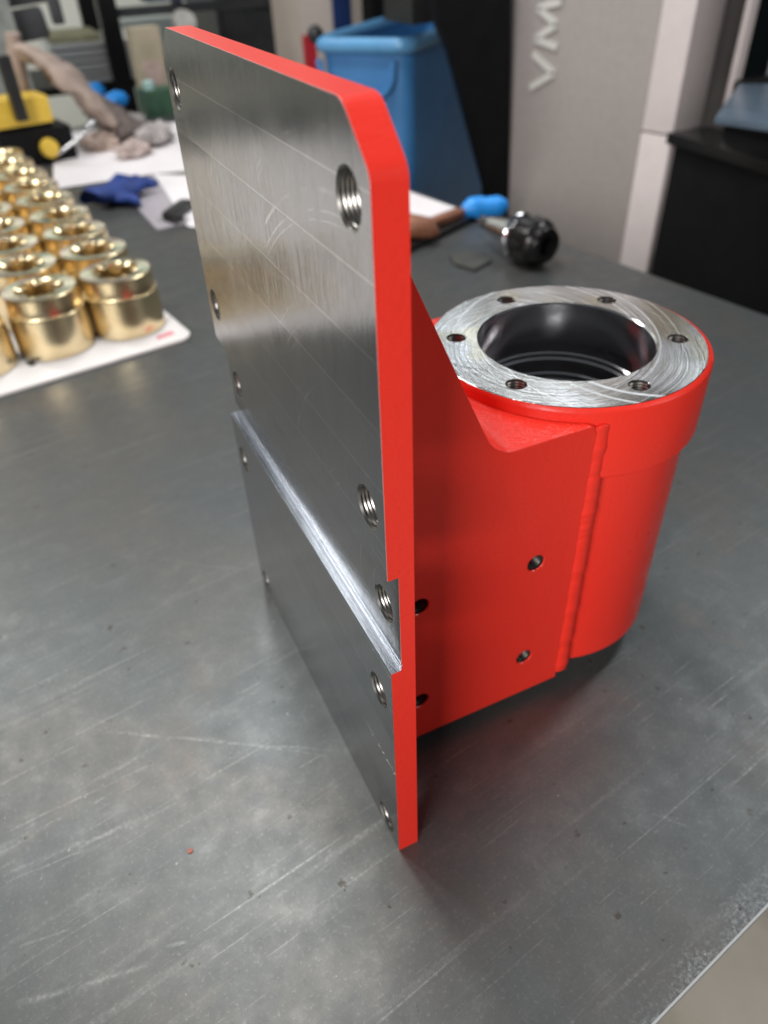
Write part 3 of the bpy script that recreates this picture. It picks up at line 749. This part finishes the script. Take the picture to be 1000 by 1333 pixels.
for i, h_ in enumerate(hts):
    x0 = gx(68, Y0)+random.uniform(-.02, .02); x1 = gx(188, Y0)+random.uniform(-.02, .02)
    o = box('metal_sheet', (x1-x0, .40, h_-.006), PALE_M, None, ((x0+x1)/2, Y0+.26, zc), bev=.002)
    tag(o, 'pale metal sheet, %s in the stack on the black rack shelf' % names_[i], 'metal sheet', 'pale sheets stacked on the rack')
    zc += h_-.0055
    if i < 5:
        sp = box('spacer', (.03, .38, .0055), DARK_G, None, ((x0+x1)/2+.02, Y0+.26, zc), bev=.0005)
        tag(sp, 'dark spacer strip between the %s and %s pale sheets' % (names_[i], names_[i+1]), 'spacer', 'spacers between the stacked sheets'); zc += .006
# folded olive blanket on the stack
o = box('folded_mat', (gx(140, Y0)-gx(70, Y0), .30, .02), noisy('olive_cloth', (.28, .27, .17), .9), None, ((gx(140, Y0)+gx(70, Y0))/2, Y0+.27, zc+.0005), bev=.012)
tag(o, 'thin olive mat folded on top of the stacked pale sheets', 'mat')
# dark cabinet
Y1 = 3.25
xa, xb = gx(288, Y1), gx(398, Y1)
cb = empty('dark_cabinet', ((xa+xb)/2, Y1+.25, FLOOR), 0, 'dark grey steel cabinet behind the top edge of the bracket', 'cabinet')
box('body', (xb-xa, .5, 1.6), DARK_G, cb, bev=.006)
box('door', (xb-xa-.03, .018, 1.5), DARK_G, cb, (0, -.2605, .05), bev=.004)
box('handle', (.02, .03, .14), CHROME, cb, ((xb-xa)*.38, -.285, .9), bev=.004)
# grey box left of cabinet, with pale round reel and dark blue cloth
xa, xb = gx(165, 4.6), gx(300, 4.6)
g_ = empty('grey_locker', ((xa+xb)/2, 4.85, FLOOR), 0, 'low grey-green locker against the far wall behind the plate corner', 'locker')
box('body', (xb-xa, .5, gz(230, 22, 4.6)-FLOOR), noisy('grey_green_paint', (.33, .37, .36), .5, amt=.1), g_, bev=.01)
box('door', ((xb-xa)*.46, .02, gz(230, 22, 4.6)-FLOOR-.1), noisy('grey_green_door', (.30, .34, .33), .5, amt=.1), g_, (-(xb-xa)*.24, -.2605, .05), bev=.005)
box('door', ((xb-xa)*.46, .02, gz(230, 22, 4.6)-FLOOR-.1), noisy('grey_green_door2', (.30, .34, .33), .5, amt=.1), g_, ((xb-xa)*.24, -.2605, .05), bev=.005)
Y2 = 2.85
st = empty('reel_stand', (gx(240, Y2), Y2, FLOOR), 0, 'dark stand carrying a small pale reel under dark blue cloth', 'stand')
hr = gz(240, 26, Y2)-FLOOR
box('column', (.07, .07, hr-.04), DARK_G, st, bev=.004)
box('foot', (.3, .3, .03), DARK_G, st, (0, 0, 0), bev=.004)
bm = bmesh.new(); lathe(bm, [(0, -.03), (.035, -.03), (.035, .03), (0, .03)], 24); bmesh.ops.transform(bm, matrix=Matrix.Rotation(R(90), 4, 'X'), verts=bm.verts)
finish('reel', bm, noisy('pale_reel', (.5, .49, .45), .6), st, 40, (0, -.06, hr))
box('cloth_top', (.26, .12, .07), noisy('dark_blue_cloth', (.03, .06, .09), .9), st, (.02, 0, hr+.06), bev=.02)
box('bracket_arm', (.03, .05, .11), DARK_G, st, (0, 0, hr-.04), bev=.003)
# cream pillar
Y3 = 2.75
xa, xb = gx(393, Y3), gx(478, Y3)
pl_ = empty('cream_column', ((xa+xb)/2, Y3+.15, FLOOR), 0, 'cream painted column behind the left end of the blue bin', 'column')
box('shaft', (xb-xa, .3, 2.2), CREAM, pl_, bev=.01)
box('blue_strip', ((xb-xa)*.26, .012, 1.9), noisy('navy_paint', (.01, .03, .12), .5), pl_, ((xb-xa)*.12, -.1565, .2), bev=.002)
# blue bin
Y4 = 1.80
nc = aty(531, 48, Y4); zr = nc.z; PH = R(48)
e1 = Vector((-math.cos(PH), math.sin(PH), 0)); e2 = Vector((math.sin(PH), math.cos(PH), 0))
def reach(px, e):      # how far along e from the near corner the sight line of column px crosses the rim line
    d = ray(px, 40); a_ = nc-CP
    return -(a_.x*d.y-a_.y*d.x)/(e.x*d.y-e.y*d.x)
BW, BD = reach(408, e1), reach(652, e2)
bc = Vector((nc.x, nc.y, 0))+e1*BW/2+e2*BD/2
bi = empty('blue_bin', (bc[0], bc[1], FLOOR), -PH, 'tall blue plastic bin with a rolled rim behind the bracket', 'bin')
hh = zr-FLOOR
def taper(bm, w0, d0, w1, d1, z0, z1, rr=.05, n=5, th=None):
    def loop(w_, d_, z, r):
        pts = []
        for cx, cy, a0 in ((w_/2-r, -d_/2+r, -90), (w_/2-r, d_/2-r, 0), (-w_/2+r, d_/2-r, 90), (-w_/2+r, -d_/2+r, 180)):
            for i in range(n+1):
                a = R(a0+90*i/n); pts.append(bm.verts.new((cx+r*math.cos(a), cy+r*math.sin(a), z)))
        return pts
    return loop
bm = bmesh.new(); lp = taper(bm, 0, 0, 0, 0, 0, 0)
wt, dt = BW, BD
spec = [(wt*.80, dt*.78, .0), (wt*.985, dt*.96, hh-.05), (wt*.985, dt*.96, hh-.03)]
L1 = [lp(a, b, z, .045) for a, b, z in spec]; L2 = [lp(a-.012, b-.012, z+(.01 if i == 0 else 0), .04) for i, (a, b, z) in enumerate(spec)]
for Ls in (L1, L2):
    for A, B in zip(Ls, Ls[1:]):
        for i in range(len(A)): bm.faces.new((A[i], A[(i+1) % len(A)], B[(i+1) % len(A)], B[i]))
for i in range(len(L1[0])): bm.faces.new((L1[-1][i], L1[-1][(i+1) % len(L1[0])], L2[-1][(i+1) % len(L1[0])], L2[-1][i]))
bm.faces.new(L1[0]); bm.faces.new(L2[0]); bmesh.ops.recalc_face_normals(bm, faces=bm.faces)
finish('bin_body', bm, BLUE_B, bi, 40)
bm = bmesh.new(); lp = taper(bm, 0, 0, 0, 0, 0, 0); n_ = 10
L1 = [lp(wt*1.0+.028*math.cos(2*math.pi*i/n_), dt*.98+.028*math.cos(2*math.pi*i/n_), hh-.022+.02*math.sin(2*math.pi*i/n_), .05) for i in range(n_)]
for k_ in range(n_):
    A, B = L1[k_], L1[(k_+1) % n_]
    for i in range(len(A)): bm.faces.new((A[i], A[(i+1) % len(A)], B[(i+1) % len(A)], B[i]))
bmesh.ops.recalc_face_normals(bm, faces=bm.faces)
finish('rim', bm, noisy('rim_blue', (.12, .34, .60), .3, amt=.1, bump=.05), bi, 60)
bm = bmesh.new()
for y_ in (-dt/2*.99,):
    pts = []
    for i in range(13):
        a = math.pi*i/12; pts.append((-.02+.11*math.cos(a), y_+.006, hh-.055-.10*math.sin(a)**.6))
    tube(bm, pts, .010, 8)
finish('moulded_ridge', bm, BLUE_B, bi, 50)
bm = bmesh.new(); blob(bm, (0, 0, 0), (.022, .022, .022), 0, .05, 1); finish('hinge_knob', bm, BLACK_R, bi, 60, (-wt/2-.01, -dt/2+.03, hh+.0))
# red strip beside the bin
p = aty(404, 70, Y4+.55)
rs_ = empty('red_post', (p.x, p.y, FLOOR), 0, 'thin red upright bar just left of the blue bin', 'post')
box('bar', (.035, .03, p.z-FLOOR+.05), REDP, rs_, bev=.003); box('foot', (.16, .16, .02), REDP, rs_, (0, 0, 0), bev=.002)
# dark machine between bin and grey panel
Y5 = 2.6
xa, xb = gx(520, Y5), gx(668, Y5)
dm = empty('dark_machine', ((xa+xb)/2+.05, Y5+.35, FLOOR), 0, 'black machine housing with a thin metal rod, between bin and grey panel', 'machine')

box('housing', (xb-xa+.25, .6, 2.0), BLACK_P, dm, bev=.02)
box('head', (.25, .35, .22), BLACK_R, dm, (-.17, -.35, 1.32), bev=.03)
bm = bmesh.new()
r0, r1 = aty(612, -40, Y5-.06), aty(662, 145, Y5-.06)
tube(bm, [r0-Vector(dm.location), r1-Vector(dm.location)], .010, 10)
finish('rod', bm, noisy('dull_rod', (.10, .085, .075), .35, .6), dm, 50)
bm = bmesh.new(); r2 = aty(641, 71, Y5-.07); blob(bm, r2-Vector(dm.location), (.016, .016, .016), 0, .05, 2); finish('rod_knob', bm, noisy('knob_steel', (.3, .27, .24), .3, .8), dm, 60)
box('side_cover', (.5, .05, 1.1), DARK_S, dm, (-.02, -.33, .15), bev=.01)

p0, p1, p2, p3, p4 = [aty(a, b, 1.62) for a, b in ((572, 30), (590, 72), (640, 262), (662, 300), (668, -60))]
p5 = aty(556, -60, 1.62)
bm = bmesh.new(); oo = Vector(dm.location)
prism(bm, [((q-oo).x, (q-oo).z) for q in (p0, p1, p2, p3, p4, p5)], 1, 1.62-oo.y, 1.66-oo.y)
finish('slanted_cover', bm, BLACK_P, dm, 30, bev=.006)
hq = aty(550, 26, 1.80)-oo
box('drive_head', (.14, .16, .45), BLACK_R, dm, (hq.x, hq.y, hq.z), bev=.02)
box('cover_bracket', (.10, 1.0, .05), BLACK_P, dm, ((p4-oo).x-.08, 1.66-oo.y+.5, 1.42), bev=.005)
# big milling machine on the right: grey front panel, pale corner post, black door side
K = CP+ray(840, 365)*1.0; s_ = 1.95/math.hypot(K.x-CP.x, K.y-CP.y); K = CP+ray(840, 365)*s_
pd = Vector((-.29, .957, 0)).normalized(); pn = Vector((-pd.y, pd.x, 0))           # panel direction, its normal towards the camera side
mm = empty('milling_machine', (K.x, K.y, FLOOR), 0, 'large grey and black machine with big vertical white letters on its front panel', 'machine')
def pan(px, py, off=0.): return onpl(px, py, K+pn*off, pn)
s1_ = (pan(806, 350)-K).dot(pd); s0_ = (pan(649, 260)-K).dot(pd)
def pbox(name, a, b, n0, n1, z0, z1, m, bev=.004):
    """box spanning a..b along the panel direction from the corner, n0..n1 along its outward normal"""
    bm = bmesh.new(); bbox(bm, a, b, n0, n1, z0-FLOOR, z1-FLOOR)
    Mx = Matrix(((pd.x, pn.x, 0, 0), (pd.y, pn.y, 0, 0), (0, 0, 1, 0), (0, 0, 0, 1)))
    bmesh.ops.transform(bm, matrix=Mx, verts=bm.verts); bmesh.ops.recalc_face_normals(bm, faces=bm.faces)
    return finish(name, bm, m, mm, 35, bev=bev)
seam = pan(856, 174).z
pbox('front_panel', s1_+.002, s0_, -.5, 0, FLOOR+.05, 1.15, GREY_P)
pbox('corner_post', 0, s1_, -.12, .004, FLOOR+.05, seam-.002, WHITE_P)
pbox('corner_post', 0, s1_, -.12, .004, seam+.002, 1.15, WHITE_P)
# letters V M X, reading upwards
def stroke(bm, p, q, wd, th=.004):
    p, q = Vector(p), Vector(q); d = (q-p).normalized(); n2 = Vector((-d.y, d.x))*wd/2
    A = [p+n2, q+n2, q-n2, p-n2]
    prism(bm, [tuple(a_) for a_ in A], 2, 0, th)
l0 = pan(691, 112); l1 = pan(725, 95)
capH = abs((pan(690, 100)-pan(727, 100)).dot(pd)); bot = pan(705, 118).z
# local frame: x' = reading direction (up), y' = letter up (towards pd: left in the photograph)
ls = capH*.84
def letter(shape, x0, wdt):
    bm = bmesh.new()
    for a_, b_ in shape: stroke(bm, (x0+a_[0]*wdt, a_[1]*ls), (x0+b_[0]*wdt, b_[1]*ls), ls*.20)
    return bm
base_p = pan(723, 100)
bs = (base_p-K).dot(pd)
pitch_ = ls*1.12
for i, (nm, sh, wd_) in enumerate((('V', [((0.05, .98), (.5, .05)), ((.5, .05), (.95, .98))], ls*1.12),
                   ('M', [((0.02, 0.02), (.16, .95)), ((.16, .95), (.5, .12)), ((.5, .12), (.84, .95)), ((.84, .95), (.98, .02))], ls*1.28),
                   ('X', [((0, .0), (1, 1)), ((0, 1), (1, 0))], ls*1.05))):
    x0 = [0, ls*1.28, ls*2.62][i]
    bm = letter(sh, x0, wd_)
    Mx = Matrix(((0, pd.x, pn.x, pd.x*bs+pn.x*.001), (0, pd.y, pn.y, pd.y*bs+pn.y*.001), (1, 0, 0, bot-FLOOR), (0, 0, 0, 1)))
    bmesh.ops.transform(bm, matrix=Mx, verts=bm.verts)
    finish('letter', bm, LETTER, mm)
# black side, runs from the corner towards the right of the camera
bd = Vector((-.06, -1, 0)).normalized(); bn = Vector((bd.y, -bd.x, 0))
def bl(px, py, off=0.): return onpl(px, py, K+bn*off, bn)
def bbox2(name, a, b, n0, n1, z0, z1, m, bev=.004, parent=mm):
    bm = bmesh.new(); bbox(bm, a, b, n0, n1, z0-FLOOR, z1-FLOOR)
    Mx = Matrix(((bd.x, bn.x, 0, 0), (bd.y, bn.y, 0, 0), (0, 0, 1, 0), (0, 0, 0, 1)))
    bmesh.ops.transform(bm, matrix=Mx, verts=bm.verts); bmesh.ops.recalc_face_normals(bm, faces=bm.faces)
    return finish(name, bm, m, parent, 35, bev=bev)
zl = bl(885, 181).z
bbox2('door_panel', .012, 1.6, -.04, 0, FLOOR+.05, zl-.015, BLACK_P)
bbox2('door_ledge', .0, 1.6, -.10, .018, zl-.012, zl+.012, DARK_S)
bbox2('cabin_back', .0, 1.6, -.9, -.86, FLOOR+.3, 1.15, BLACK_P)
bbox2('cabin_floor', .0, 1.6, -.86, -.105, zl-.06, zl-.01, BLACK_P)
bbox2('cabin_end', 1.56, 1.6, -.86, -.105, zl, 1.15, BLACK_P)
bbox2('inner_post', .004, .02, -.145, -.121, zl+.05, 1.15, WHITE_P)
bbox2('inner_rail', .03, .045, -.22, -.20, zl+.1, 1.15, PALE_M)
bbox2('sill_block', .03, .30, -.30, -.11, zl-.009, zl+.11, BLACK_P, .012)
a_ = (bl(985, 30, -.3)-K).dot(bd)
bbox2('window_pane', a_-.10, 1.5, -.40, -.385, zl+.05, 1.1, GLASS_D, .002)
bbox2('light_strip', a_+.0, a_+.012, -.36, -.34, zl+.32, 1.1, FROST, .004)
# frosted sheet on the sill
q = [bl(930, 165, -.1), bl(1010, 172, -.1), bl(1010, 112, -.28), bl(965, 118, -.28)]
zq = zl+.125
bm = bmesh.new(); qq = [onpl(px, py, (0, 0, zq), (0, 0, 1)) for px, py in ((929, 162), (1040, 178), (1040, 118), (960, 118))]
c = sum(qq, Vector())/4
prism(bm, [tuple((a-c).xy) for a in qq], 2, 0, .012)
fs_o = finish('frosted_sheet', bm, FROST, None, 30, (c.x, c.y, zq), bev=.003)
tag(fs_o, 'pale frosted blue sheet lying inside the black machine opening', 'sheet')
bbox2('sheet_rest', .30, 1.2, -.32, -.105, zl-.009, zq-.001-.0, BLACK_P, .006)

# dark arm and grey machine in the upper left corner
Y6 = 2.3
lm = empty('dark_bench_machine', (gx(-20, Y6, 60), Y6+.25, FLOOR), 0, 'dark machine with two slanting black arms cut off by the upper left corner', 'machine')
o_ = Vector(lm.location)
box('stand', (.12, .3, 1.3), noisy('dark_green_paint', (.05, .065, .055), .5, amt=.3), lm, (-.06, 0, 0), bev=.02)
bar('arm', aty(-40, 50, Y6), aty(62, 30, Y6), .06, .07, DARK_G, lm, o_, -.03)
bar('arm', aty(-40, 12, Y6), aty(60, -4, Y6), .05, .035, DARK_G, lm, o_, -.01)
bar('arm_end', aty(58, -10, Y6), aty(68, 26, Y6), .05, .03, DARK_G, lm, o_, -.01)
box('indicator', (.035, .03, .05), REDP, lm, tuple(aty(6, 22, Y6-.02)-o_-Vector((0, 0, .02))), bev=.006)
box('indicator', (.035, .03, .03), YELLOW, lm, tuple(aty(9, 32, Y6-.03)-o_-Vector((0, 0, .02))), bev=.006)
box('gearbox', (.16, .2, .25), noisy('mid_grey_paint', (.22, .24, .22), .5, amt=.3), lm, tuple(aty(5, 130, Y6+.02)-o_), bev=.03)
